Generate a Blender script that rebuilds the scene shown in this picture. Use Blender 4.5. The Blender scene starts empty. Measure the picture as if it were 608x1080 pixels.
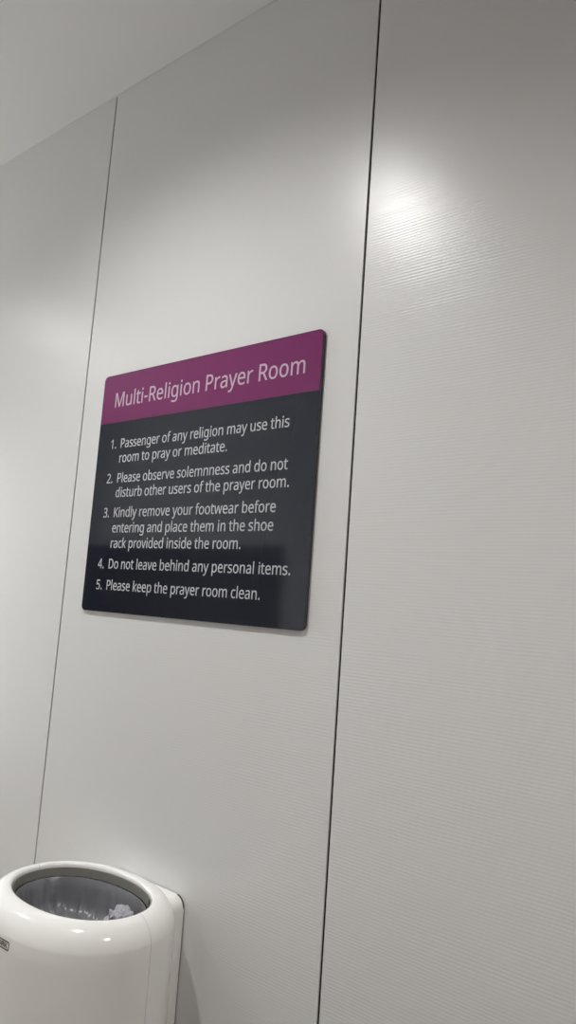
import bpy, bmesh, math, random, json
from mathutils import Vector, Matrix, noise

C = bpy.context.scene.collection
scene = bpy.context.scene
pi = math.pi
EYE = 1.5            # height of the lens; the wall face is the plane y = 0, the lens stands 1 m off it

OFF_H, OFF_B = 0.00014, 0.00018
GLYPHS = '{" ":[209,[]],"-":[258,[[[97,184,32,184,32,204],[32,225,32,246,97,246],[161,246,226,246,226,225],[226,204,226,184,161,184]]]],".":[215,[[[58,24,58,43,58,63],[63,77,72,85,82,93],[93,97,107,97,121,97],[132,93,142,85,152,77],[157,63,157,43,157,24],[152,10,142,2,132,-7],[121,-11,107,-11,93,-11],[82,-7,72,2,63,10]]]],"1":[458,[[[285,191,285,0,262,0],[239,0,216,0,216,133],[216,267,216,400,216,416],[216,429,216,439,216,450],[217,460,217,470,218,479],[218,489,219,499,210,490],[203,483,196,477,189,471],[180,464,169,455,149,438],[129,422,108,405,96,421],[84,437,71,452,123,492],[175,532,226,573,246,573],[265,573,285,573,285,382]]]],"2":[458,[[[417,21,417,0,291,0],[165,0,38,0,38,20],[38,39,38,59,88,109],[138,160,188,210,217,239],[242,265,261,287,281,310],[296,332,306,353,316,375],[322,399,322,424,322,456],[312,480,294,496,275,512],[250,520,221,520,193,520],[168,516,147,506,126,496],[105,483,83,466,70,482],[57,497,45,513,60,526],[76,538,94,548,112,558],[132,566,153,572,174,578],[196,581,221,581,256,581],[287,574,313,562,338,550],[358,532,372,510,387,487],[394,460,394,428,394,398],[388,370,375,344,363,318],[346,292,324,267,302,241],[276,214,247,185,207,146],[167,107,128,67,128,66],[128,65,128,64,224,64],[321,64,417,64,417,43]]]],"3":[458,[[[395,480,395,439,395,413],[391,391,381,372,371,353],[358,338,340,326,322,315],[301,306,277,302,277,300],[277,299,277,298,323,293],[357,279,379,255,402,231],[413,201,413,163,413,130],[405,100,390,74,374,48],[350,28,318,14,286,-1],[244,-8,193,-8,163,-8],[136,-6,110,-1,84,3],[60,11,36,23,36,45],[36,67,36,89,60,77],[86,68,114,61,142,55],[168,51,194,51,245,51],[282,61,305,81,328,101],[339,129,339,164,339,188],[333,208,320,223,308,237],[289,248,265,255,241,262],[213,265,179,265,160,265],[142,265,123,265,123,285],[123,306,123,326,142,326],[161,326,180,326,211,326],[238,330,259,339,280,348],[296,361,307,377,318,394],[323,412,323,434,323,462],[314,483,295,498,276,514],[251,521,219,521,199,521],[180,519,164,515,147,511],[132,506,117,498,103,491],[89,483,75,473,63,489],[51,505,39,521,60,537],[85,551,115,563,145,575],[180,581,218,581,278,581],[323,567,352,540,381,514]]]],"4":[458,[[[443,151,443,130,415,130],[387,130,359,130,359,87],[359,43,359,0,337,0],[314,0,291,0,291,43],[291,87,291,130,200,130],[108,130,17,130,17,150],[17,170,17,190,107,319],[196,447,286,576,311,576],[335,576,359,576,359,448],[359,321,359,193,387,193],[415,193,443,193,443,172]],[[291,314,291,374,291,388],[291,400,291,412,292,423],[292,434,293,444,293,454],[294,464,294,474,294,483],[295,492,295,500,294,500],[293,500,292,500,288,490],[282,479,276,468,269,456],[263,446,257,438,200,356],[143,275,86,193,154,193],[223,193,291,193,291,253]]]],"5":[458,[[[202,351,221,351,260,351],[294,345,322,331,351,318],[374,299,389,274,405,249],[413,219,413,183,413,143],[404,109,387,81,370,52],[346,30,314,15,282,0],[244,-8,199,-8,169,-8],[142,-5,116,0,90,5],[68,13,51,23,51,45],[51,68,51,90,70,78],[93,69,121,62,148,55],[175,52,200,52,228,52],[253,57,274,65,295,74],[311,88,323,106,335,125],[341,148,341,176,341,213],[329,242,306,262,283,282],[247,292,197,292,182,292],[165,291,146,288,127,285],[111,283,99,280,88,287],[76,295,64,302,71,392],[79,482,86,573,182,573],[277,573,373,573,373,551],[373,530,373,508,297,508],[222,508,146,508,141,453],[137,398,132,342,141,344],[154,346,169,348,185,350]]]],"D":[585,[[[536,353,536,292,536,228],[525,174,501,131,477,87],[443,55,399,33,354,11],[300,0,237,0,184,0],[131,0,78,0,78,191],[78,382,78,573,137,573],[195,573,254,573,312,573],[362,562,404,540,446,519],[479,488,502,446,525,405]],[[460,214,460,289,460,340],[452,382,435,415,418,447],[394,471,361,487,329,503],[290,511,244,511,213,511],[181,511,150,511,150,361],[150,211,150,62,176,62],[202,62,228,62,305,62],[363,81,402,119,441,157]]]],"K":[496,[[[418,108,496,0,468,0],[440,0,411,0,344,91],[276,182,209,273,189,256],[169,239,150,222,150,148],[150,74,150,0,126,0],[102,0,78,0,78,191],[78,382,78,573,102,573],[126,573,150,573,150,478],[150,384,150,290,166,308],[182,327,199,345,215,363],[232,381,249,399,300,457],[352,515,403,573,431,573],[460,573,488,573,412,489],[336,406,261,323,339,215]]]],"M":[727,[[[350,0,330,0,268,167],[205,335,142,502,141,502],[140,502,139,502,140,491],[141,478,142,461,142,445],[143,426,144,407,144,387],[144,368,144,347,144,231],[144,116,144,0,122,0],[100,0,78,0,78,191],[78,382,78,573,113,573],[149,573,184,573,243,416],[302,260,361,103,362,103],[363,103,364,103,424,260],[484,416,544,573,579,573],[614,573,650,573,650,382],[650,191,650,0,626,0],[602,0,578,0,578,117],[578,235,578,352,578,371],[578,389,579,408,580,426],[580,444,581,460,582,476],[583,490,584,501,583,501],[582,501,581,501,517,334],[453,167,390,0,370,0]]]],"O":[626,[[[577,346,577,287,577,243],[572,202,561,166,549,130],[533,99,510,73,488,47],[461,27,428,13,395,-1],[357,-8,314,-8,269,-8],[230,-1,196,13,163,27],[136,47,114,73,92,99],[76,130,65,167,54,203],[49,244,49,288,49,347],[59,398,78,442,97,486],[126,520,166,545,205,569],[254,581,314,581,372,581],[420,569,459,545,498,521],[527,486,547,442,567,398]],[[125,335,125,287,125,239],[132,198,145,163,159,128],[179,101,207,83,235,64],[271,55,314,55,357,55],[392,64,420,83,447,101],[468,128,481,163,495,198],[501,239,501,287,501,359],[486,416,456,457,426,498],[379,518,314,518,271,518],[235,509,207,490,179,472],[159,445,145,411,132,377]]]],"P":[485,[[[179,573,229,573,304,573],[359,558,393,528,427,499],[444,458,444,404,444,381],[440,358,433,336,425,315],[412,295,395,278,377,261],[353,248,324,238,295,228],[258,223,216,223,194,223],[172,223,150,223,150,149],[150,74,150,0,126,0],[102,0,78,0,78,191],[78,382,78,573,128,573]],[[274,511,223,511,199,511],[174,511,150,511,150,435],[150,360,150,285,169,285],[188,285,208,285,244,285],[274,289,298,296,322,304],[340,316,352,334,364,351],[370,373,370,401,370,438],[358,465,334,484,311,502]]]],"R":[499,[[[183,573,236,573,283,573],[323,567,353,555,384,543],[407,524,422,500,437,476],[444,446,444,410,444,379],[439,354,427,334,416,313],[402,297,385,285,367,273],[349,264,330,257,382,171],[434,86,487,0,459,0],[431,0,403,0,356,79],[310,158,264,237,226,237],[188,237,150,237,150,158],[150,79,150,0,126,0],[102,0,78,0,78,191],[78,382,78,573,130,573]],[[263,510,232,510,204,510],[177,510,150,510,150,439],[150,368,150,298,179,298],[207,298,236,298,282,298],[316,307,338,325,359,344],[370,371,370,407,370,432],[365,452,355,467,345,482],[330,493,310,500,289,507]]]],"T":[446,[[[259,170,259,0,235,0],[211,0,187,0,187,170],[187,339,187,509,127,509],[68,509,8,509,8,530],[8,551,8,573,151,573],[294,573,437,573,437,551],[437,530,437,509,378,509],[318,509,259,509,259,339]]]],"a":[450,[[[203,437,231,437,283,437],[322,426,347,403,372,380],[385,343,385,293,385,195],[385,98,385,0,368,0],[351,0,334,0,329,20],[325,41,320,61,319,61],[318,61,317,61,304,45],[292,32,279,22,266,12],[251,4,234,-1,217,-6],[196,-8,172,-8,147,-8],[124,-3,103,6,82,15],[66,29,55,48,43,67],[37,91,37,119,37,162],[54,195,87,219,121,242],[173,254,243,257,267,257],[292,258,316,259,316,268],[316,276,316,285,316,321],[308,345,293,359,277,373],[255,380,227,380,204,380],[183,377,163,370,142,363],[123,356,106,347,99,365],[91,383,84,400,103,410],[125,419,151,426,176,433]],[[273,209,252,208,198,206],[161,197,141,182,120,167],[110,146,110,119,110,95],[117,77,132,66,147,55],[165,49,188,49,225,49],[255,59,279,79,303,99],[315,130,315,172,315,184],[315,197,315,210,294,209]]]],"b":[493,[[[139,511,139,461,139,443],[138,426,138,410,137,394],[136,382,135,373,136,373],[137,373,139,373,151,391],[168,406,189,419,211,431],[238,437,272,437,325,437],[368,418,401,381,433,344],[449,289,449,215,449,166],[442,125,427,91,412,58],[392,33,365,17,338,0],[307,-8,272,-8,238,-8],[211,-2,189,10,168,23],[151,37,139,55,137,55],[135,55,133,55,128,36],[123,18,119,0,102,0],[85,0,68,0,68,203],[68,406,68,609,92,609],[115,609,139,609,139,560]],[[299,379,260,379,229,379],[205,373,188,361,170,350],[157,332,150,308,142,285],[139,254,139,217,139,216],[139,215,139,214,139,161],[147,121,165,93,182,65],[214,51,261,51,300,51],[329,65,348,93,367,121],[376,162,376,216,376,270],[367,310,348,338,329,365]]]],"c":[385,[[[265,-8,241,-8,203,-8],[169,0,139,15,109,31],[86,55,69,87,53,120],[44,162,44,213,44,265],[53,308,71,342,88,375],[112,399,142,415,173,430],[207,438,245,438,267,438],[288,436,309,431,329,426],[346,421,358,415,351,395],[344,376,337,356,324,361],[309,365,292,370,275,374],[259,376,244,376,215,376],[191,370,172,358,154,345],[140,327,131,303,122,279],[117,249,117,213,117,179],[122,150,131,126,140,102],[153,84,172,71,190,59],[213,53,240,53,263,53],[284,55,302,60,320,65],[336,71,351,78,351,57],[351,36,351,15,337,8],[321,2,304,-2,286,-6]]]],"d":[493,[[[243,-8,221,-8,167,-8],[124,11,92,48,60,85],[44,140,44,214,44,288],[60,344,93,381,125,419],[168,438,221,438,244,438],[263,435,280,429,296,424],[311,416,323,407,335,397],[346,386,354,374,356,374],[358,374,359,374,359,381],[358,392,356,405,355,419],[354,430,354,438,354,495],[354,552,354,609,378,609],[401,609,425,609,425,406],[425,203,425,0,406,0],[387,0,368,0,365,19],[361,38,358,58,357,58],[356,58,354,58,346,45],[335,34,323,24,311,15],[296,7,279,1,263,-5]],[[193,51,232,51,277,51],[309,63,328,88,346,113],[355,150,355,200,355,205],[355,209,355,213,355,267],[346,308,329,336,311,365],[279,379,231,379,193,379],[165,364,146,334,127,304],[117,263,117,213,117,161],[127,121,146,93,165,65]]]],"e":[452,[[[196,438,234,438,271,438],[303,430,329,414,356,398],[376,375,390,346,404,317],[411,283,411,244,411,230],[411,215,411,201,313,201],[215,201,117,201,118,153],[131,116,154,90,178,65],[211,52,254,52,281,52],[306,55,327,60,348,65],[370,72,392,82,392,61],[392,41,392,20,370,10],[349,3,327,-1,306,-6],[280,-8,251,-8,210,-8],[174,0,143,17,112,33],[88,58,70,91,53,124],[44,164,44,212,44,259],[52,299,68,333,84,366],[106,392,134,411,163,429]],[[257,380,233,380,200,380],[173,369,154,348,134,326],[122,296,119,257,192,257],[265,257,338,257,338,282],[334,303,326,322,319,340],[308,354,292,364,277,375]]]],"f":[276,[[[266,393,266,375,230,375],[194,375,158,375,158,250],[158,125,158,0,134,0],[111,0,87,0,87,125],[87,250,87,375,62,375],[37,375,12,375,12,386],[12,397,12,408,37,416],[62,424,87,432,87,441],[87,449,87,457,87,494],[93,524,104,547,115,570],[131,587,152,597,172,608],[198,613,227,613,244,613],[260,612,274,609,288,606],[300,603,310,599,304,581],[298,562,292,544,283,546],[273,549,262,552,251,554],[240,556,228,556,204,556],[187,548,175,532,164,516],[158,492,158,458,158,449],[158,439,158,430,194,430],[230,430,266,430,266,412]]]],"g":[493,[[[165,438,221,438,249,438],[274,433,297,422,320,411],[339,395,355,373,357,373],[358,373,359,373,362,392],[366,411,369,430,388,430],[406,430,425,430,425,284],[425,138,425,-7,425,-48],[418,-82,404,-109,390,-137],[369,-158,341,-172,312,-186],[276,-192,233,-192,202,-192],[173,-190,147,-186,121,-181],[98,-174,78,-165,78,-144],[78,-122,78,-100,98,-111],[122,-119,149,-125,176,-131],[206,-134,237,-134,273,-134],[302,-123,324,-101,345,-80],[355,-50,355,-13,355,-7],[355,-2,355,4,355,10],[356,20,356,32,357,44],[357,52,358,57,357,57],[356,57,354,57,339,35],[321,19,299,8,277,-3],[251,-8,221,-8,166,-8],[122,11,91,51,60,90],[44,144,44,214,44,283],[60,337,91,377,122,418]],[[259,379,230,379,206,379],[186,372,169,359,152,346],[139,328,130,303,121,279],[117,249,117,213,117,160],[127,120,146,92,166,64],[194,50,232,50,254,50],[272,53,288,58,303,64],[316,73,326,85,337,97],[344,112,349,131,354,149],[356,172,356,197,356,203],[356,209,356,214,356,253],[352,285,343,309,334,333],[320,350,302,362,283,373]]]],"h":[495,[[[139,490,139,431,139,420],[138,410,138,399,137,389],[136,379,135,370,136,370],[138,370,140,370,149,385],[160,398,174,407,188,417],[203,424,221,429,238,435],[255,437,273,437,308,437],[337,432,360,421,384,410],[401,393,413,370,425,347],[431,317,431,280,431,187],[431,93,431,0,407,0],[384,0,361,0,361,92],[361,183,361,275,361,310],[353,336,338,353,322,370],[298,379,265,379,233,379],[207,372,189,360,171,348],[158,331,150,308,143,284],[139,256,139,222,139,148],[139,74,139,0,115,0],[92,0,68,0,68,203],[68,406,68,609,92,609],[115,609,139,609,139,550]]]],"i":[207,[[[115,430,139,430,139,287],[139,143,139,0,115,0],[92,0,68,0,68,143],[68,287,68,430,92,430]],[[92,591,104,591,115,591],[124,587,133,580,141,573],[145,562,145,546,145,531],[141,520,133,512,124,505],[115,501,104,501,92,501],[83,505,75,512,67,520],[63,531,63,546,63,562],[67,573,75,580,83,587]]]],"k":[428,[[[138,397,138,291,138,283],[138,271,137,257,136,244],[135,231,135,221,136,221],[137,221,138,221,141,226],[146,232,152,240,159,248],[165,256,172,264,179,273],[184,279,189,285,235,333],[281,381,326,430,354,430],[381,430,409,430,351,369],[293,307,235,246,297,164],[359,82,421,0,393,0],[364,0,336,0,286,67],[237,134,187,200,171,186],[154,172,138,158,138,105],[138,53,138,0,115,0],[91,0,68,0,68,203],[68,406,68,609,91,609],[115,609,138,609,138,503]]]],"l":[207,[[[139,203,139,0,115,0],[92,0,68,0,68,203],[68,406,68,609,92,609],[115,609,139,609,139,406]]]],"m":[750,[[[512,438,540,438,588,438],[625,425,649,401,673,376],[685,335,685,280,685,187],[685,93,685,0,662,0],[638,0,615,0,615,92],[615,184,615,277,615,310],[608,336,594,353,580,370],[558,379,528,379,486,379],[456,366,438,342,420,318],[411,283,411,237,411,158],[411,79,411,0,388,0],[365,0,342,0,342,92],[342,184,342,277,342,299],[338,318,332,333,326,348],[316,360,303,367,290,375],[274,379,253,379,225,379],[202,372,185,360,169,348],[157,331,150,308,142,285],[139,257,139,223,139,149],[139,74,139,0,115,0],[92,0,68,0,68,143],[68,287,68,430,87,430],[106,430,125,430,129,410],[132,391,136,371,137,371],[138,371,140,371,149,386],[160,399,173,409,186,418],[200,426,217,431,233,435],[249,438,266,438,299,438],[327,432,349,420,371,408],[388,390,398,366,399,366],[400,366,402,366,416,390],[436,408,461,420,486,432]]]],"n":[495,[[[257,438,275,438,326,438],[365,425,391,401,418,376],[431,335,431,280,431,187],[431,93,431,0,407,0],[384,0,361,0,361,92],[361,183,361,275,361,310],[353,336,338,353,322,370],[298,379,265,379,217,379],[184,365,166,338,148,312],[139,273,139,223,139,149],[139,74,139,0,115,0],[92,0,68,0,68,143],[68,287,68,430,87,430],[106,430,125,430,129,410],[132,391,136,371,137,371],[138,371,140,371,149,386],[161,399,175,409,189,418],[205,426,222,431,239,435]]]],"o":[485,[[[442,263,442,216,442,180],[437,148,428,121,418,93],[405,70,388,51,370,31],[349,17,324,7,300,-3],[272,-8,241,-8,213,-8],[187,-3,163,7,139,17],[118,31,100,51,83,70],[69,93,59,121,49,148],[44,180,44,216,44,263],[52,304,68,336,84,369],[107,394,137,412,167,429],[203,438,244,438,283,438],[317,429,347,412,377,394],[400,369,417,336,433,304]],[[117,267,117,216,117,182],[121,153,130,128,139,103],[153,84,172,71,190,57],[214,51,243,51,272,51],[296,57,314,71,333,84],[347,103,356,128,364,153],[369,182,369,216,369,250],[364,279,355,303,346,327],[332,346,314,359,296,372],[272,379,242,379,198,379],[167,364,147,335,127,306]]]],"p":[493,[[[250,438,273,438,326,438],[368,419,401,383,433,346],[449,290,449,216,449,167],[442,126,427,93,412,59],[392,34,365,17,339,0],[308,-8,272,-8,250,-8],[230,-5,213,1,196,7],[182,14,170,24,158,33],[147,43,139,55,137,55],[136,55,134,55,135,45],[136,34,137,20,138,6],[139,-6,139,-16,139,-75],[139,-134,139,-192,115,-192],[92,-192,68,-192,68,15],[68,222,68,430,87,430],[107,430,126,430,129,410],[132,391,136,371,137,371],[138,371,139,371,147,384],[158,395,170,405,182,415],[196,423,213,429,230,435]],[[299,379,260,379,231,379],[208,373,190,362,172,351],[160,335,152,313,144,291],[139,263,139,229,139,225],[139,220,139,216,139,180],[142,150,150,126,157,101],[170,83,188,70,206,57],[230,51,261,51,288,51],[309,58,326,72,343,87],[355,106,364,131,372,156],[376,184,376,217,376,266],[367,305,348,334,329,364]]]],"r":[331,[[[249,438,269,438,277,438],[285,437,295,437,304,436],[312,435,319,433,316,411],[313,390,310,368,303,370],[296,371,287,372,279,373],[271,374,264,374,247,374],[231,370,217,363,202,356],[188,347,176,334,165,321],[155,306,149,289,142,271],[139,251,139,229,139,153],[139,76,139,0,115,0],[92,0,68,0,68,143],[68,287,68,430,87,430],[107,430,126,430,129,404],[131,377,134,351,135,351],[136,351,137,351,146,367],[157,382,170,395,183,408],[198,418,214,426,231,434]]]],"s":[384,[[[348,142,348,119,348,91],[341,68,327,49,313,30],[294,16,268,6,242,-3],[212,-8,176,-8,146,-8],[121,-6,99,-1,77,4],[58,11,42,19,42,41],[42,62,42,83,59,75],[80,67,104,60,128,53],[153,49,178,49,214,49],[240,55,256,66,272,78],[280,93,280,112,280,123],[277,133,271,141,265,150],[255,158,239,167,224,175],[202,185,174,196,146,206],[122,217,103,228,83,238],[68,251,57,266,46,281],[41,300,41,324,41,360],[56,388,85,408,115,428],[154,438,202,438,228,438],[253,435,275,430,298,425],[319,418,339,409,331,390],[323,372,315,353,297,360],[278,367,258,372,238,377],[218,380,197,380,168,380],[146,375,131,366,116,357],[108,344,108,328,108,316],[112,306,119,298,126,290],[137,282,154,274,170,266],[191,256,219,246,246,236],[269,226,289,215,308,204],[323,191,333,176,343,161]]]],"t":[289,[[[192,50,212,50,222,50],[233,51,245,53,256,54],[265,56,272,59,272,41],[272,23,272,5,264,1],[254,-2,240,-4,226,-7],[213,-8,200,-8,177,-8],[157,-4,138,4,119,11],[103,25,91,44,80,63],[74,90,74,125,74,209],[74,292,74,375,53,375],[33,375,13,375,13,387],[13,398,13,409,33,418],[54,428,75,437,84,468],[93,498,103,528,117,528],[130,528,144,528,144,496],[144,463,144,430,186,430],[227,430,269,430,269,412],[269,393,269,375,227,375],[186,375,144,375,144,292],[144,210,144,127,144,101],[151,81,163,69,176,56]]]],"u":[495,[[[404,430,427,430,427,287],[427,143,427,0,408,0],[389,0,370,0,366,19],[363,38,359,57,358,57],[357,57,356,57,347,42],[335,30,321,20,306,10],[291,3,273,-1,256,-6],[238,-8,220,-8,186,-8],[157,-3,134,8,110,19],[93,36,81,59,69,82],[63,112,63,148,63,242],[63,336,63,430,87,430],[111,430,135,430,135,338],[135,245,135,153,135,119],[142,93,158,76,173,59],[198,51,230,51,262,51],[287,57,306,69,324,81],[337,98,345,121,353,145],[357,173,357,206,357,281],[357,355,357,430,380,430]]]],"v":[407,[[[190,0,163,0,109,143],[54,287,0,430,25,430],[50,430,75,430,106,345],[136,261,167,176,171,165],[176,152,180,137,185,123],[190,109,193,96,197,83],[200,72,201,63,202,63],[203,63,204,63,207,72],[210,83,214,96,218,110],[222,123,227,138,232,152],[237,165,241,176,271,261],[302,345,332,430,357,430],[382,430,407,430,353,287],[298,143,244,0,217,0]]]],"w":[630,[[[370,162,346,243,342,254],[339,265,336,276,333,287],[330,298,328,308,325,317],[323,327,321,335,319,344],[317,351,316,357,315,357],[314,357,313,357,312,351],[310,344,308,335,306,327],[304,317,302,307,300,297],[297,286,294,275,291,265],[288,253,284,242,258,162],[233,81,207,1,180,1],[153,1,127,1,87,144],[48,287,9,431,33,431],[57,431,82,431,102,354],[121,278,141,201,145,186],[149,170,153,154,157,139],[160,124,163,109,166,95],[168,83,169,73,170,73],[171,73,172,73,174,79],[176,87,178,97,180,107],[182,117,185,128,187,138],[190,149,193,160,196,170],[199,180,201,188,227,269],[252,350,277,431,303,431],[329,431,354,431,379,350],[404,269,428,188,432,176],[436,163,440,149,444,135],[447,122,451,109,454,96],[456,84,457,74,458,74],[459,74,460,74,461,83],[463,94,466,108,469,121],[473,136,477,153,481,169],[485,185,489,201,509,278],[529,354,549,431,573,431],[597,431,621,431,582,287],[542,144,502,1,474,1],[447,1,419,1,395,82]]]],"y":[409,[[[59,286,1,430,26,430],[51,430,76,430,107,348],[138,267,169,185,175,171],[179,157,184,144,189,130],[193,117,196,105,200,92],[203,80,205,68,206,68],[207,68,209,68,212,82],[217,99,224,121,231,142],[238,164,245,186,275,267],[304,349,333,430,358,430],[384,430,409,430,347,267],[285,104,224,-59,214,-86],[202,-109,188,-130,174,-150],[158,-165,138,-176,119,-187],[95,-192,67,-192,55,-192],[43,-192,34,-190,24,-189],[16,-188,9,-186,9,-167],[9,-149,9,-130,15,-131],[22,-132,30,-133,38,-134],[47,-135,56,-135,73,-135],[87,-132,99,-126,111,-119],[121,-111,130,-99,138,-88],[146,-74,152,-59,159,-40],[167,-21,174,-2,116,142]]]]}'
# ------------------------------------------------------------------ helpers
def obj(name, bm, mat=None, parent=None, smooth=False, angle=None):
    bmesh.ops.recalc_face_normals(bm, faces=bm.faces)
    me = bpy.data.meshes.new(name); bm.to_mesh(me); bm.free()
    o = bpy.data.objects.new(name, me); C.objects.link(o)
    if mat: me.materials.append(mat)
    if parent: o.parent = parent
    if smooth:
        for p in me.polygons: p.use_smooth = True
        if angle is not None:
            me.set_sharp_from_angle(angle=math.radians(angle))
    return o

def thing(name, label, cat, loc=(0, 0, 0), group=None):
    o = bpy.data.objects.new(name, None); C.objects.link(o)
    o.location = loc; o.empty_display_size = .05
    o['label'] = label; o['category'] = cat
    if group: o['group'] = group
    return o

def tag(o, label, cat, group=None):
    o['label'] = label; o['category'] = cat
    if group: o['group'] = group
    return o

def struct(name, bm, mat, label, smooth=False):
    o = obj(name, bm, mat, None, smooth)
    o['kind'] = 'structure'; o['label'] = label; o['category'] = name.split('_')[0]
    return o

def box(bm, x0, x1, y0, y1, z0, z1, bev=0, seg=2):
    v = [bm.verts.new((x, y, z)) for x in (x0, x1) for y in (y0, y1) for z in (z0, z1)]
    fs = [(0, 1, 3, 2), (4, 6, 7, 5), (0, 4, 5, 1), (2, 3, 7, 6), (0, 2, 6, 4), (1, 5, 7, 3)]
    f = [bm.faces.new([v[i] for i in q]) for q in fs]
    if bev:
        es = list({e for q in f for e in q.edges})
        bmesh.ops.bevel(bm, geom=es, offset=bev, segments=seg, profile=.5, affect='EDGES')
    return bm

def rounded_outline(x0, x1, z0, z1, r, n=8, corners=(1, 1, 1, 1)):
    """counter-clockwise outline in x,z; corners = BL, BR, TR, TL rounded or square"""
    pts = []
    data = [(x0 + r, z0 + r, pi, (x0, z0)), (x1 - r, z0 + r, 1.5 * pi, (x1, z0)),
            (x1 - r, z1 - r, 0, (x1, z1)), (x0 + r, z1 - r, .5 * pi, (x0, z1))]
    for k, (cx, cz, a0, sq) in enumerate(data):
        if corners[k]:
            for i in range(n + 1):
                a = a0 + .5 * pi * i / n
                pts.append((cx + r * math.cos(a), cz + r * math.sin(a)))
        else:
            pts.append(sq)
    return pts

def prism_y(bm, pts, y0, y1, bev=0, seg=2, both=False):
    """x,z outline extruded from y0 (front, nearer the lens) to y1 (back); bevel on the front rim"""
    a = [bm.verts.new((x, y0, z)) for x, z in pts]
    b = [bm.verts.new((x, y1, z)) for x, z in pts]
    n = len(pts)
    f = bm.faces.new(a); g = bm.faces.new(list(reversed(b)))
    for i in range(n):
        bm.faces.new([a[i], b[i], b[(i + 1) % n], a[(i + 1) % n]])
    if bev:
        es = list(f.edges) + (list(g.edges) if both else [])
        bmesh.ops.bevel(bm, geom=es, offset=bev, segments=seg, profile=.5, affect='EDGES')
    return bm

# ------------------------------------------------------------------ materials
def mat(name, col, rough=.5, **kw):
    m = bpy.data.materials.new(name); m.use_nodes = True
    b = m.node_tree.nodes['Principled BSDF']
    b.inputs['Base Color'].default_value = (*col, 1)
    b.inputs['Roughness'].default_value = rough
    for k, v in kw.items():
        b.inputs[k.replace('_', ' ')].default_value = v
    return m

def nd(m, t, **kw):
    n = m.node_tree.nodes.new(t)
    for k, v in kw.items():
        if hasattr(n, k): setattr(n, k, v)
        else: n.inputs[k].default_value = v
    return n

def lk(m, a, b): m.node_tree.links.new(a, b)

def bump(m, height, strength, dist):
    b = nd(m, 'ShaderNodeBump'); b.inputs['Strength'].default_value = strength; b.inputs['Distance'].default_value = dist
    lk(m, height, b.inputs['Height'])
    lk(m, b.outputs[0], m.node_tree.nodes['Principled BSDF'].inputs['Normal'])

def laminate():
    """off-white laminate pressed with fine, uneven horizontal ribs about 5 mm apart"""
    m = mat('ribbed_laminate', WALL_COL, WALL_ROUGH)
    b = m.node_tree.nodes['Principled BSDF']
    b.inputs['Specular IOR Level'].default_value = WALL_SPEC
    tc = nd(m, 'ShaderNodeTexCoord')
    warp = nd(m, 'ShaderNodeTexNoise'); warp.inputs['Scale'].default_value = 7; warp.inputs['Detail'].default_value = 2
    mp0 = nd(m, 'ShaderNodeMapping'); mp0.inputs['Scale'].default_value = (.35, 1, 1.6)
    lk(m, tc.outputs['Object'], mp0.inputs[0]); lk(m, mp0.outputs[0], warp.inputs['Vector'])
    sx = nd(m, 'ShaderNodeSeparateXYZ'); lk(m, tc.outputs['Object'], sx.inputs[0])
    w1 = nd(m, 'ShaderNodeMath', operation='MULTIPLY_ADD'); w1.inputs[1].default_value = .011
    lk(m, warp.outputs['Fac'], w1.inputs[0]); lk(m, sx.outputs['Z'], w1.inputs[2])
    f = nd(m, 'ShaderNodeMath', operation='MULTIPLY'); f.inputs[1].default_value = 2 * pi / .0052
    lk(m, w1.outputs[0], f.inputs[0])
    s = nd(m, 'ShaderNodeMath', operation='SINE'); lk(m, f.outputs[0], s.inputs[0])
    # the ribs fade in and out along their length
    mp = nd(m, 'ShaderNodeMapping'); mp.inputs['Scale'].default_value = (14, 1, 110)
    am = nd(m, 'ShaderNodeTexNoise'); am.inputs['Scale'].default_value = 1; am.inputs['Detail'].default_value = 3
    lk(m, tc.outputs['Object'], mp.inputs[0]); lk(m, mp.outputs[0], am.inputs['Vector'])
    mr = nd(m, 'ShaderNodeMapRange'); mr.inputs['From Min'].default_value = .36; mr.inputs['From Max'].default_value = .68; mr.inputs['To Min'].default_value = .3
    mpb = nd(m, 'ShaderNodeMapping'); mpb.inputs['Scale'].default_value = (5, 1, 34)
    ab = nd(m, 'ShaderNodeTexNoise'); ab.inputs['Scale'].default_value = 1; ab.inputs['Detail'].default_value = 2
    lk(m, tc.outputs['Object'], mpb.inputs[0]); lk(m, mpb.outputs[0], ab.inputs['Vector']); lk(m, ab.outputs['Fac'], mr.inputs['Value'])
    mul = nd(m, 'ShaderNodeMath', operation='MULTIPLY')
    lk(m, s.outputs[0], mul.inputs[0]); lk(m, mr.outputs[0], mul.inputs[1])
    ad = nd(m, 'ShaderNodeMath', operation='MULTIPLY_ADD'); ad.inputs[1].default_value = 1.2
    lk(m, am.outputs['Fac'], ad.inputs[0]); lk(m, mul.outputs[0], ad.inputs[2])
    bump(m, ad.outputs[0], RIB_STRENGTH, .0006)
    return m

WALL_COL = (.72, .72, .714); WALL_ROUGH = .30; WALL_SPEC = .58; RIB_STRENGTH = .085

def painted(name, col, scale=220, st=.12, rough=.8):
    m = mat(name, col, rough)
    tc = nd(m, 'ShaderNodeTexCoord')
    n = nd(m, 'ShaderNodeTexNoise'); n.inputs['Scale'].default_value = scale; n.inputs['Detail'].default_value = 3
    lk(m, tc.outputs['Object'], n.inputs['Vector']); bump(m, n.outputs['Fac'], st, .001)
    return m

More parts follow.
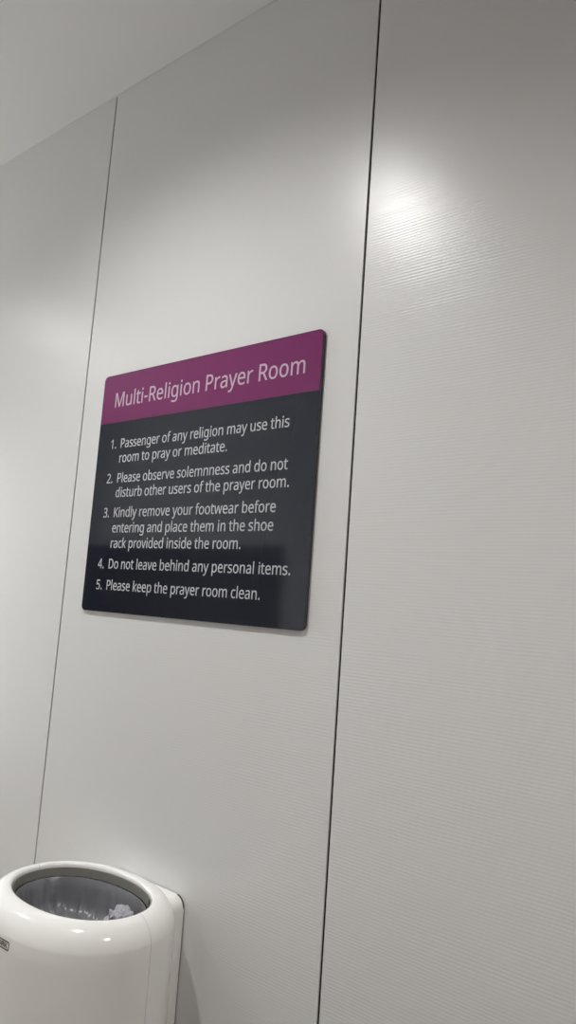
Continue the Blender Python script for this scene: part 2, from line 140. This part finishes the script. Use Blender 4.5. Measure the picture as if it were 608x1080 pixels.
def carpet():
    m = mat('beige_carpet', (.16, .115, .085), .95)
    tc = nd(m, 'ShaderNodeTexCoord')
    n = nd(m, 'ShaderNodeTexNoise'); n.inputs['Scale'].default_value = 180; n.inputs['Detail'].default_value = 4
    lk(m, tc.outputs['Object'], n.inputs['Vector'])
    r = nd(m, 'ShaderNodeValToRGB')
    r.color_ramp.elements[0].color = (.17, .14, .115, 1); r.color_ramp.elements[1].color = (.31, .265, .22, 1)
    lk(m, n.outputs['Fac'], r.inputs[0]); lk(m, r.outputs[0], m.node_tree.nodes['Principled BSDF'].inputs['Base Color'])
    bump(m, n.outputs['Fac'], .6, .004)
    return m

def timber():
    m = mat('dark_timber', (.09, .055, .035), .45)
    tc = nd(m, 'ShaderNodeTexCoord'); mp = nd(m, 'ShaderNodeMapping'); mp.inputs['Scale'].default_value = (12, 12, .8)
    n = nd(m, 'ShaderNodeTexNoise'); n.inputs['Scale'].default_value = 3; n.inputs['Detail'].default_value = 5
    lk(m, tc.outputs['Object'], mp.inputs[0]); lk(m, mp.outputs[0], n.inputs['Vector'])
    r = nd(m, 'ShaderNodeValToRGB')
    r.color_ramp.elements[0].color = (.05, .032, .022, 1); r.color_ramp.elements[1].color = (.13, .085, .055, 1)
    lk(m, n.outputs['Fac'], r.inputs[0]); lk(m, r.outputs[0], m.node_tree.nodes['Principled BSDF'].inputs['Base Color'])
    return m

M = {}
M['laminate'] = laminate()
M['gap'] = mat('black_joint', (.012, .011, .010), .7)
M['ceiling'] = painted('ceiling_paint', (.80, .80, .80))
M['paint'] = painted('wall_paint', (.80, .80, .79), 160, .1, .6)
M['carpet'] = carpet()
M['timber'] = timber()
M['caulk'] = mat('white_bead', (.62, .62, .61), .6)
M['board'] = mat('charcoal_acrylic', (.0105, .0140, .025), .07, Specular_IOR_Level=.5)
M['edge'] = mat('acrylic_edge', (.060, .058, .062), .35)
M['magenta'] = mat('magenta_print', (.185, .019, .118), .09, Specular_IOR_Level=.5)
M['letter'] = mat('pale_grey_lettering', (.50, .51, .54), .4)
M['heading'] = mat('pale_pink_lettering', (.56, .43, .53), .4)
M['plastic'] = mat('white_gloss_plastic', (.93, .922, .90), .13, Specular_IOR_Level=.5)
M['ring'] = mat('grey_plastic_ring', (.20, .195, .175), .35)
M['dark_plastic'] = mat('dark_plastic', (.025, .024, .024), .5)
M['liner'] = mat('grey_bag_film', (.18, .185, .20), .30)
M['paper'] = mat('tissue_paper', (.38, .37, .42), .7)
M['steel'] = mat('lamp_trim', (.75, .75, .74), .4)
M['badge'] = mat('badge_black', (.03, .03, .03), .4)

def emit(name, col, st):
    m = bpy.data.materials.new(name); m.use_nodes = True
    b = m.node_tree.nodes['Principled BSDF']
    b.inputs['Base Color'].default_value = (.8, .8, .8, 1)
    b.inputs['Emission Color'].default_value = (*col, 1); b.inputs['Emission Strength'].default_value = st
    return m
M['frosted'] = emit('frosted_fill', (.955, .985, 1), 6.0)  # even glow of the fill panel added on the left
M['lamp'] = emit('lamp_glass', (1, .96, .9), 6)

# ------------------------------------------------------------------ the room
XL, XR, YF, ZC = -4.6, 1.25, -2.3, EYE + 1.2244     # side walls, wall behind the lens, ceiling
SEAM_L, SEAM_R = -1.4792, -.7020
PW = SEAM_R - SEAM_L
bm = bmesh.new(); box(bm, XL, XR, .0030, .06, 0, ZC)
wb = struct('wall_back', bm, M['gap'], 'off-white ribbed panel wall carrying the sign and the bin')
g = .0023
edges = [XL] + [SEAM_L + PW * k for k in range(-4, 5)]
edges = [e for e in edges if XL <= e < XR - .05] + [XR]
for a, b in zip(edges[:-1], edges[1:]):
    if b - a < .1: continue
    bm = bmesh.new(); box(bm, a + g, b - g, 0, .0030, .0, ZC - .001, .0006, 2)
    obj('wall_panel', bm, M['laminate'], wb)
bm = bmesh.new(); box(bm, XL - .1, XR + .1, YF - .1, .1, ZC, ZC + .08)
struct('ceiling', bm, M['ceiling'], 'plain pale grey painted ceiling')
bm = bmesh.new(); box(bm, XL - .1, XR + .1, YF - .1, .1, -.08, 0)
struct('floor', bm, M['carpet'], 'beige carpeted floor')
# left wall with a tall frosted, glowing panel added for fill light
WY0, WY1, WZ0, WZ1 = -1.10, -.12, .35, 2.45
bm = bmesh.new()
box(bm, XL - .08, XL, YF, WY0, 0, ZC); box(bm, XL - .08, XL, WY1, .06, 0, ZC)
box(bm, XL - .08, XL, WY0, WY1, 0, WZ0); box(bm, XL - .08, XL, WY0, WY1, WZ1, ZC)
struct('wall_left', bm, M['paint'], 'plain painted side wall to the left with an added tall fill panel')
bm = bmesh.new(); box(bm, XL - .05, XL - .04, WY0, WY1, WZ0, WZ1)
w1_ = struct('fill_panel_1', bm, M['frosted'], 'tall frosted glowing panel added to the left wall for fill light')
bm = bmesh.new()
for a in ((WY0, WY0 + .04, WZ0, WZ1), (WY1 - .04, WY1, WZ0, WZ1), (WY0 + .04, WY1 - .04, WZ0, WZ0 + .04), (WY0 + .04, WY1 - .04, WZ1 - .04, WZ1)):
    box(bm, XL - .07, XL + .01, a[0], a[1], a[2], a[3], .003)
obj('fill_panel_frame', bm, M['steel'], w1_)
bm = bmesh.new(); box(bm, XR, XR + .08, YF, .06, 0, ZC)
struct('wall_right', bm, M['timber'], 'dark timber side wall to the right')
bm = bmesh.new(); box(bm, XL, XR, YF - .08, YF, 0, ZC)
wf = struct('wall_front', bm, M['paint'], 'painted wall opposite the sign with added dark timber panels at both ends')
bm = bmesh.new(); box(bm, XL, -2.75, YF, YF + .02, 0, 1.84, .003); box(bm, -.55, XR, YF, YF + .02, 0, ZC - .002, .003)  # unseen panels added to darken the sign's reflection and the bin's right side
obj('dark_bounce_panels', bm, M['timber'], wf)

# narrow bead between wall and ceiling
bm = bmesh.new()
n = 4; prof = [(0, ZC), (0, ZC - .003)] + [(-.003 + .003 * math.cos(a), ZC - .003 + .003 * math.sin(a)) for a in [.5 * pi * i / n for i in range(1, n)]] + [(-.003, ZC)]
va = [bm.verts.new((XL, y, z)) for y, z in prof]; vb = [bm.verts.new((XR, y, z)) for y, z in prof]
for i in range(len(prof)):
    j = (i + 1) % len(prof); bm.faces.new([va[i], va[j], vb[j], vb[i]])
bm.faces.new(va); bm.faces.new(list(reversed(vb)))
struct('trim_1', bm, M['caulk'], 'narrow white bead between ceiling and panelled wall')

# ------------------------------------------------------------------ the sign
D = .9935                                  # its face stands 6.5 mm off the wall
def W(x, z): return x * D, EYE + z * D
SX0, SZ0 = W(-1.4052, -.0393); _, SZ1 = W(0, .4908); SX1 = -.7735
_, ZB = W(0, .3786)
YS = D - 1
sign = thing('wall_sign', 'dark prayer room notice board with magenta heading band on the white panel wall', 'sign', ((SX0 + SX1) / 2, 0, SZ0))
sign_o = Vector(sign.location)
def rel(o, root):
    o.data.transform(Matrix.Translation(-Vector(root.location))); return o
bm = bmesh.new(); prism_y(bm, rounded_outline(SX0, SX1, SZ0, SZ1, .011, 10), YS, -.0003, .0010, 2)
bd = obj('board', bm, M['board'], sign, True, 40); rel(bd, sign)
bd.data.materials.append(M['edge'])
for p in bd.data.polygons:
    if abs(p.normal.y) < .9 and p.area > 1e-9 and abs(p.center.y - YS) > .0012: p.material_index = 1
m_ = .0016
bm = bmesh.new(); prism_y(bm, rounded_outline(SX0 + m_, SX1 - m_, ZB, SZ1 - m_, .0098, 10, (0, 0, 1, 1)), YS - .00025, YS + .0006)
hb = obj('heading_band', bm, M['magenta'], sign); rel(hb, sign); hb['label'] = 'magenta heading band'

GL = json.loads(GLYPHS)
def flatten(sp, pen, x, z, kx, kz, off):
    """one glyph outline as a polygon, thickened by off with short mitres"""
    P = []
    n = len(sp)
    for i in range(n):
        a, b = sp[i], sp[(i + 1) % n]
        p0, p1, p2, p3 = (a[2], a[3]), (a[4], a[5]), (b[0], b[1]), (b[2], b[3])
        cr = abs((p1[0] - p0[0]) * (p3[1] - p0[1]) - (p1[1] - p0[1]) * (p3[0] - p0[0])) + abs((p2[0] - p0[0]) * (p3[1] - p0[1]) - (p2[1] - p0[1]) * (p3[0] - p0[0]))
        k = 1 if cr < 60 else 5
        for j in range(k):
            t = j / k; u = 1 - t
            P.append(tuple(u ** 3 * p0[d] + 3 * u * u * t * p1[d] + 3 * u * t * t * p2[d] + t ** 3 * p3[d] for d in (0, 1)))
    Q = []
    for p in P:
        if not Q or math.hypot(p[0] - Q[-1][0], p[1] - Q[-1][1]) > 3: Q.append(p)
    if math.hypot(Q[0][0] - Q[-1][0], Q[0][1] - Q[-1][1]) <= 3: Q.pop()
    Q = [(x + (pen + a) * kx, z + b * kz) for a, b in Q]
    out = []; n = len(Q)
    for i in range(n):
        a, b, c = Q[i - 1], Q[i], Q[(i + 1) % n]
        d1 = Vector((b[0] - a[0], b[1] - a[1])).normalized(); d2 = Vector((c[0] - b[0], c[1] - b[1])).normalized()
        n1, n2 = Vector((-d1.y, d1.x)), Vector((-d2.y, d2.x))
        m = n1 + n2
        m = n1 if m.length < .3 else m * (1 / max(.6, m.dot(n1)))
        out.append((b[0] + OFF_SIGN * off * m.x, b[1] + OFF_SIGN * off * m.y))
    return unloop(out)
OFF_SIGN = 1
def unloop(P):
    """cut away the tiny reversed loops that thickening leaves in sharp notches"""
    def hit(a, b, c, d):
        r = (b[0] - a[0], b[1] - a[1]); q = (d[0] - c[0], d[1] - c[1])
        den = r[0] * q[1] - r[1] * q[0]
        if abs(den) < 1e-16: return None
        e = (c[0] - a[0], c[1] - a[1])
        t = (e[0] * q[1] - e[1] * q[0]) / den; u = (e[0] * r[1] - e[1] * r[0]) / den
        return (a[0] + t * r[0], a[1] + t * r[1]) if 0 < t < 1 and 0 < u < 1 else None
    for _ in range(6):
        n = len(P); cut = None
        for i in range(n):
            for k in range(min(16, n - 3), 1, -1):
                j = (i + k) % n
                x = hit(P[i], P[(i + 1) % n], P[j], P[(j + 1) % n])
                if x and k < n / 2: cut = (i, k, x); break
            if cut: break
        if not cut: break
        i, k, x = cut
        P = P[i:] + P[:i]
        P = [P[0], x] + P[k + 1:]
    return P

def text_mesh(name, lines, material, parent, y, off=0.0):
    """lines: (string, x, z, x scale, z scale) -> ONE mesh of raised letters on the plane y"""
    parts = []
    for turn in (0, 1):                      # neighbours go on separate curves so that touching letters do not cut each other
        cu = bpy.data.curves.new(name, 'CURVE'); cu.dimensions = '2D'; cu.fill_mode = 'BOTH'
        cu.extrude = .00012
        for s, x, z, kx, kz in lines:
            pen = 0
            for idx, ch in enumerate(s):
                adv, spl = GL[ch]
                for sp in spl if idx % 2 == turn else ():
                    pts = flatten(sp, pen, x, z, kx / 1000, kz / 1000, off)
                    q = cu.splines.new('POLY'); q.points.add(len(pts) - 1); q.use_cyclic_u = True
                    for pt, c in zip(q.points, pts): pt.co = (c[0], c[1], 0, 1)
                pen += adv
        t = bpy.data.objects.new('tmp', cu); C.objects.link(t)
        dg = bpy.context.evaluated_depsgraph_get(); dg.update()
        parts.append(bpy.data.meshes.new_from_object(t.evaluated_get(dg)))
        bpy.data.objects.remove(t); bpy.data.curves.remove(cu)
    bm = bmesh.new()
    for p in parts: bm.from_mesh(p); bpy.data.meshes.remove(p)
    me = bpy.data.meshes.new(name); bm.to_mesh(me); bm.free()
    me.name = name
    me.transform(Matrix(((1, 0, 0, 0), (0, 0, -1, y), (0, 1, 0, 0), (0, 0, 0, 1))))
    me.materials.clear(); me.materials.append(material)
    o = bpy.data.objects.new(name, me); C.objects.link(o)
    if parent: o.parent = parent; rel(o, sign)
    return o

def width(s): return sum(GL[c][0] for c in s) / 1000
def L(s, u, v, length, kz):
    return (s, SX0 + u * D, SZ0 + v * D, length * D / width(s), kz * D)
KB, KH = .0362, .0572
YT = YS - .0001
h = text_mesh('heading_text', [L('Multi-Religion Prayer Room', .0425, .4537, .5500, KH)], M['heading'], hb, YS - .00035, OFF_H)
h['label'] = 'pale heading lettering'
K1 = .0334 * D
rules = [
 [('1.', .0445, .3583), ('Passenger of any religion may use this', .0790, .3583, .4835), ('room to pray or meditate.', .0792, .3255, .3325)],
 [('2.', .0435, .2807), ('Please observe solemnness and do not', .0790, .2807, .4860), ('disturb other users of the prayer room.', .0798, .2484, .4925)],
 [('3.', .0440, .2045), ('Kindly remove your footwear before', .0790, .2045, .4660), ('entering and place them in the shoe', .0798, .1709, .4625), ('rack provided inside the room.', .0792, .1376, .3880)],
 [('4.', .0434, .0930), ('Do not leave behind any personal items.', .0790, .0930, .5105)],
 [('5.', .0440, .0473), ('Please keep the prayer room clean.', .0790, .0473, .4445)]]
for ru in rules:
    ls = []
    for r in ru:
        if len(r) == 3: ls.append((r[0], SX0 + r[1] * D, SZ0 + r[2] * D, K1, KB * D))
        else: ls.append(L(*r, KB))
    text_mesh('rule_text', ls, M['letter'], bd, YT, OFF_B)

# ------------------------------------------------------------------ the waste bin
BX, BY = -1.110, -.150                      # centre of the oval
ZO = EYE - .507                             # highest line of the rim
bin_ = thing('waste_bin', 'glossy white oval waste bin mounted on the wall below the sign', 'waste bin', (BX, 0, EYE - 1.145))
EXP = 2.12
def oval(a, b, th):
    c, s = math.cos(th), math.sin(th)
    return (a * math.copysign(abs(c) ** (2 / EXP), c), b * math.copysign(abs(s) ** (2 / EXP), s))
IA, IB = .1395, .0990                       # clear opening
OA, OB = .1800, .1440                       # outer shell
prof = [(-.0015, -.036), (-.0010, -.020), (0, -.0045)]                          # (offset outward from the opening, z below ZO)
sections = [(IA + .0005, IB + .0005, -.011), (IA, IB, -.006)]
for i in range(1, 6):                       # small lip radius
    a = pi - .5 * pi * i / 5
    sections.append((IA + .006 + .006 * math.cos(a), IB + .006 + .006 * math.sin(a) * 0 + .006 * math.cos(a), -.006 + .006 * math.sin(a)))
for i in range(1, 17):                      # broad outer rounding
    a = math.radians(76) * i / 16
    k, dz = math.sin(a) / math.sin(math.radians(76)), (1 - math.cos(a)) / (1 - math.cos(math.radians(76)))
    sections.append((IA + .006 + (OA - IA - .006) * k, IB + .006 + (OB - IB - .006) * k, -.037 * dz))
for z, s in ((-.06, 1.0005), (-.10, 1.001), (-.2, 1.0), (-.3, .996), (-.4, .99), (-.5, .983), (-.60, .975), (-.625, .968), (-.634, .95), (-.638, .90)):
    sections.append((OA * s, OB * s, z))
SEAM_Y = .008                               # the two shells meet just behind the middle
def th_at(yoff):                            # angle of the outer oval where its y offset is SEAM_Y + yoff
    return None
def shell(front, gap=.0005):
    bm = bmesh.new(); N = 72
    rows = []
    for a, b, z in sections:
        yy = SEAM_Y + (-gap if front else gap)
        k = max(-1, min(1, yy / b))
        th = math.asin(math.copysign(abs(k) ** (EXP / 2), k))
        t0, t1 = (pi - th, 2 * pi + th) if front else (th, pi - th)
        row = []
        for i in range(N + 1):
            x, y = oval(a, b, t0 + (t1 - t0) * i / N)
            row.append(bm.verts.new((x, BY + y, ZO + z - (EYE - 1.145))))
        rows.append(row)
    for r0, r1 in zip(rows[:-1], rows[1:]):
        for i in range(N):
            bm.faces.new([r0[i], r0[i + 1], r1[i + 1], r1[i]])
    if True:                                # closed floor of the shell
        bm.faces.new(rows[-1])
    return bm
def add_solid(o, t):
    md = o.modifiers.new('thick', 'SOLIDIFY'); md.thickness = t; md.offset = -1; md.use_rim = True
    dg = bpy.context.evaluated_depsgraph_get(); dg.update()
    me = bpy.data.meshes.new_from_object(o.evaluated_get(dg))
    o.modifiers.clear(); old = o.data; o.data = me; bpy.data.meshes.remove(old); me.name = o.name
    for p in me.polygons: p.use_smooth = True
    me.set_sharp_from_angle(angle=math.radians(50))
    return o
fc = add_solid(obj('front_cover', shell(True), M['plastic'], bin_, True), .003)
bs = add_solid(obj('back_shell', shell(False), M['plastic'], bin_, True), .003)
# flat back plate against the wall, showing beside the oval body
PXR = .1045
pts = rounded_outline(-PXR, PXR, 0.0, .6185, .021, 8)
bm = bmesh.new(); prism_y(bm, pts, -.045, -.0022, .004, 3, True)
bp_ = obj('back_plate', bm, M['plastic'], bin_, True, 50)
pts = rounded_outline(-PXR + .0015, PXR - .0015, .0015, .617, .0195, 8)
bm = bmesh.new(); prism_y(bm, pts, -.0024, -.0002)
obj('contact_shade', bm, M['dark_plastic'], bin_)  # dark sheet put in as the shade line between plate and wall
# grey ring that holds the bag, inside the opening
bm = bmesh.new(); N = 96
rr = []
for a, b, z in [(IA + .0012, IB + .0012, -.008), (IA - .0012, IB - .0012, -.022), (IA - .0042, IB - .0042, -.022), (IA - .0016, IB - .0016, -.008)]:
    rr.append([bm.verts.new((*[q + w for q, w in zip(oval(a, b, 2 * pi * i / N), (0, BY))], ZO + z - (EYE - 1.145))) for i in range(N)])
for k in range(4):
    r0, r1 = rr[k], rr[(k + 1) % 4]
    for i in range(N): bm.faces.new([r0[i], r0[(i + 1) % N], r1[(i + 1) % N], r1[i]])
o = obj('bag_ring', bm, M['ring'], bin_, True, 40); o['label'] = 'grey inner ring'
def clip(th, w=.012):
    x, y = oval(IA - .004, IB - .004, th)
    bm = bmesh.new(); box(bm, -w / 2, w / 2, .0005, .003, -.005, .005, .001, 2)
    t = math.atan2(y / IB ** 2, x / IA ** 2)
    bm.transform(Matrix.Translation((x, BY + y, ZO - .014 - (EYE - 1.145))) @ Matrix.Rotation(t - pi / 2, 4, 'Z'))
    return obj('bag_clip', bm, M['dark_plastic'], bin_)
clip(math.radians(46))

# small printed badge on the front of the cover, towards the lens' left
def on_shell(q_th, z):
    x, y = oval(OA * 1.0006, OB * 1.0006, q_th); x2, y2 = oval(OA * 1.0006, OB * 1.0006, q_th + .01)
    t = Vector((x2 - x, y2 - y, 0)).normalized(); nrm = Vector((t.y, -t.x, 0))
    return Vector((x, BY + y, z)), t, nrm
BZ = EYE - 1.145
bz0 = ZO - .0475 - BZ
bx_ = thing  # (alias kept short)
badge_pts = None
def wrap_front(me):
    """bend a flat x,z layout (y = relief towards the lens) onto the oval front of the cover"""
    for v in me.vertices:
        x = v.co.x
        yb = -OB * (1 - abs(x / OA) ** EXP) ** (1 / EXP) * 1.0004
        v.co.y = BY + yb + v.co.y
def ring_strip(bm, outer, inner, y0, y1):
    n = len(outer)
    R = [[bm.verts.new((x, y, z)) for x, z in pts] for pts, y in ((outer, y1), (outer, y0), (inner, y0), (inner, y1))]
    for k in range(3):
        for i in range(n): bm.faces.new([R[k][i], R[k][(i + 1) % n], R[k + 1][(i + 1) % n], R[k + 1][i]])
hw, hh = .0215, .0066
def dense(pts, step=.0015):
    out = []
    for (a, b), (c, d) in zip(pts, pts[1:] + pts[:1]):
        k = max(1, int(math.hypot(c - a, d - b) / step))
        out += [(a + (c - a) * i / k, b + (d - b) * i / k) for i in range(k)]
    return out
# dark rounded plate cut into a field of bars so that it follows the curve
bm = bmesh.new()
o_ = dense(rounded_outline(-hw, hw, bz0 - hh, bz0 + hh, .002, 4)); cx_ = [(x * .93, bz0 + (z - bz0) * .78) for x, z in o_]
ring_strip(bm, o_, cx_, -.0003, .0004)
lg = obj('badge', bm, M['badge'], bin_); wrap_front(lg.data); lg['label'] = 'small dark printed badge'
kx = .0330 / width('TORK')
lt = text_mesh('badge_text', [('TORK', -.0165, bz0 - .0033, kx, .0066 / .573 * 1.0)], M['badge'], None, -.0002, .00022)
bmt = bmesh.new(); bmt.from_mesh(lt.data); bmesh.ops.triangulate(bmt, faces=bmt.faces); bmt.to_mesh(lt.data); bmt.free()
wrap_front(lt.data); lt.parent = lg

# the grey bag hung in the bin
bag = bmesh.new(); N = 160; rows = []
zs = [-.0240, -.0230, -.0225, -.025, -.029, -.034, -.039, -.044, -.05, -.06, -.07, -.077, -.083, -.087, -.090]
ins = [.0062, .0066, .0072, .0080, .0086] 
random.seed(4)
for k, z in enumerate(zs):
    row = []
    d0 = ins[k] if k < len(ins) else .0095
    sh = {-.077: .93, -.083: .80, -.087: .5, -.090: .2}.get(z, 1)
    for i in range(N):
        th = 2 * pi * i / N
        dep = min(1, max(0, (-.023 - z) / .05))
        f = noise.noise(Vector((math.cos(th) * 5.2, math.sin(th) * 5.2, z * 5))) * .008 + noise.noise(Vector((math.cos(th) * 15 + 3, math.sin(th) * 15, z * 12))) * .006 + abs(noise.noise(Vector((math.cos(th) * 9 + z * 14, math.sin(th) * 9, z * 9 + 7)))) * .010
        d = d0 + dep * max(0, f + .008) * (.35 if math.cos(th) > .35 else 1)
        x, y = oval((IA - d) * sh, (IB - d) * sh, th)
        row.append(bag.verts.new((x, y, z + (1 - sh) * .012 * noise.noise(Vector((x * 40, y * 40, 3))))))
    rows.append(row)
for a, b in zip(rows[:-1], rows[1:]):
    for i in range(N): bag.faces.new([a[i], a[(i + 1) % N], b[(i + 1) % N], b[i]])
bag.faces.new(rows[-1])
lin = obj('bin_liner', bag, M['liner'], None, True); lin.location = (BX, BY, ZO); add_solid(lin, .0006)
tag(lin, 'creased grey plastic bag lining the inside of the white waste bin', 'bin liner')

# crumpled tissue lying on the bag near its right end
bm = bmesh.new(); bmesh.ops.create_icosphere(bm, subdivisions=5, radius=1)
for v in bm.verts:
    q = v.co.normalized()
    r0 = 1 - .55 * abs(noise.noise(q * 1.3 + Vector((3, 1, 2)))) - .20 * abs(noise.noise(q * 3.1)) - .06 * abs(noise.noise(q * 7))
    v.co = Vector((q.x * .056 * r0, q.y * .029 * r0, q.z * .035 * r0 + q.x * .012))
bm.transform(Matrix.Rotation(math.radians(-38), 4, 'Z'))
ti = obj('crumpled_tissue', bm, M['paper'], None, True, 40); ti.location = (BX + .068, BY + .034, ZO - .048)
tag(ti, 'crumpled pale tissue lying in the grey bag of the waste bin', 'tissue')
# ------------------------------------------------------------------ downlights
def downlight(x, y, power, label):
    t = thing('ceiling_downlight', label, 'ceiling light', (x, y, ZC), 'round downlights in the ceiling')
    def lathe(bm, pr, N=40):
        R = [[bm.verts.new((r * math.cos(2 * pi * i / N), r * math.sin(2 * pi * i / N), z)) for i in range(N)] for r, z in pr]
        for a, b in zip(R[:-1], R[1:]):
            for i in range(N): bm.faces.new([a[i], a[(i + 1) % N], b[(i + 1) % N], b[i]])
        return R
    bm = bmesh.new(); lathe(bm, [(.062, 0), (.062, -.003), (.058, -.006), (.050, -.005), (.046, 0)])
    obj('trim_ring', bm, M['steel'], t, True, 40)
    bm = bmesh.new(); R = lathe(bm, [(.046, -.0005), (.03, -.0025), (.012, -.0035)]); bm.faces.new(R[-1])
    obj('lamp_lens', bm, M['lamp'], t, True)
    l = bpy.data.lights.new('downlight_beam', 'SPOT'); l.energy = power; l.color = LAMP_COL
    l.spot_size = SPOT; l.spot_blend = BLEND; l.shadow_soft_size = LAMP_R
    lo = bpy.data.objects.new('downlight_beam', l); C.objects.link(lo); lo.parent = t; lo.location = (0, 0, -.03)
LAMP_COL = (1, .984, .964); SPOT = math.radians(152); BLEND = .9; LAMP_R = .035
POW = 39
downlight(-1.11, -.756, POW * .84, 'round ceiling downlight nearest the sign and bin')
downlight(-2.92, -.80, POW, 'round ceiling downlight near the wall, left end of its row')
downlight(.70, -.78, POW * 1.35, 'round ceiling downlight near the wall, first to the right of the one above the bin')
w = bpy.data.worlds.new('world'); scene.world = w; w.use_nodes = True
w.node_tree.nodes['Background'].inputs[0].default_value = (.5, .5, .5, 1); w.node_tree.nodes['Background'].inputs[1].default_value = .05

# ------------------------------------------------------------------ camera
F_PX = 787.541
YAW, PITCH, ROLL = -.6941, .1255, .0716
cam = bpy.data.cameras.new('camera'); co = bpy.data.objects.new('camera', cam); C.objects.link(co)
cam.sensor_fit = 'VERTICAL'; cam.sensor_height = 36; cam.sensor_width = 36; cam.lens = F_PX / 1080 * 36; cam.clip_start = .02
cy, sy = math.cos(YAW), math.sin(YAW)
fw = Vector((sy * math.cos(PITCH), cy * math.cos(PITCH), math.sin(PITCH)))
r = Vector((cy, -sy, 0)); u = r.cross(fw)
c_, s_ = math.cos(ROLL), math.sin(ROLL)
rr_, uu_ = c_ * r + s_ * u, -s_ * r + c_ * u
mw = Matrix((rr_, uu_, -fw)).transposed().to_4x4(); mw.translation = Vector((0, -1, EYE))
co.matrix_world = mw
scene.camera = co
scene.view_settings.view_transform = 'Standard'; scene.view_settings.look = 'None'
scene.view_settings.gamma = 1; scene.view_settings.use_curve_mapping = False
scene.view_settings.exposure = .38
scene.cycles.diffuse_bounces = 8
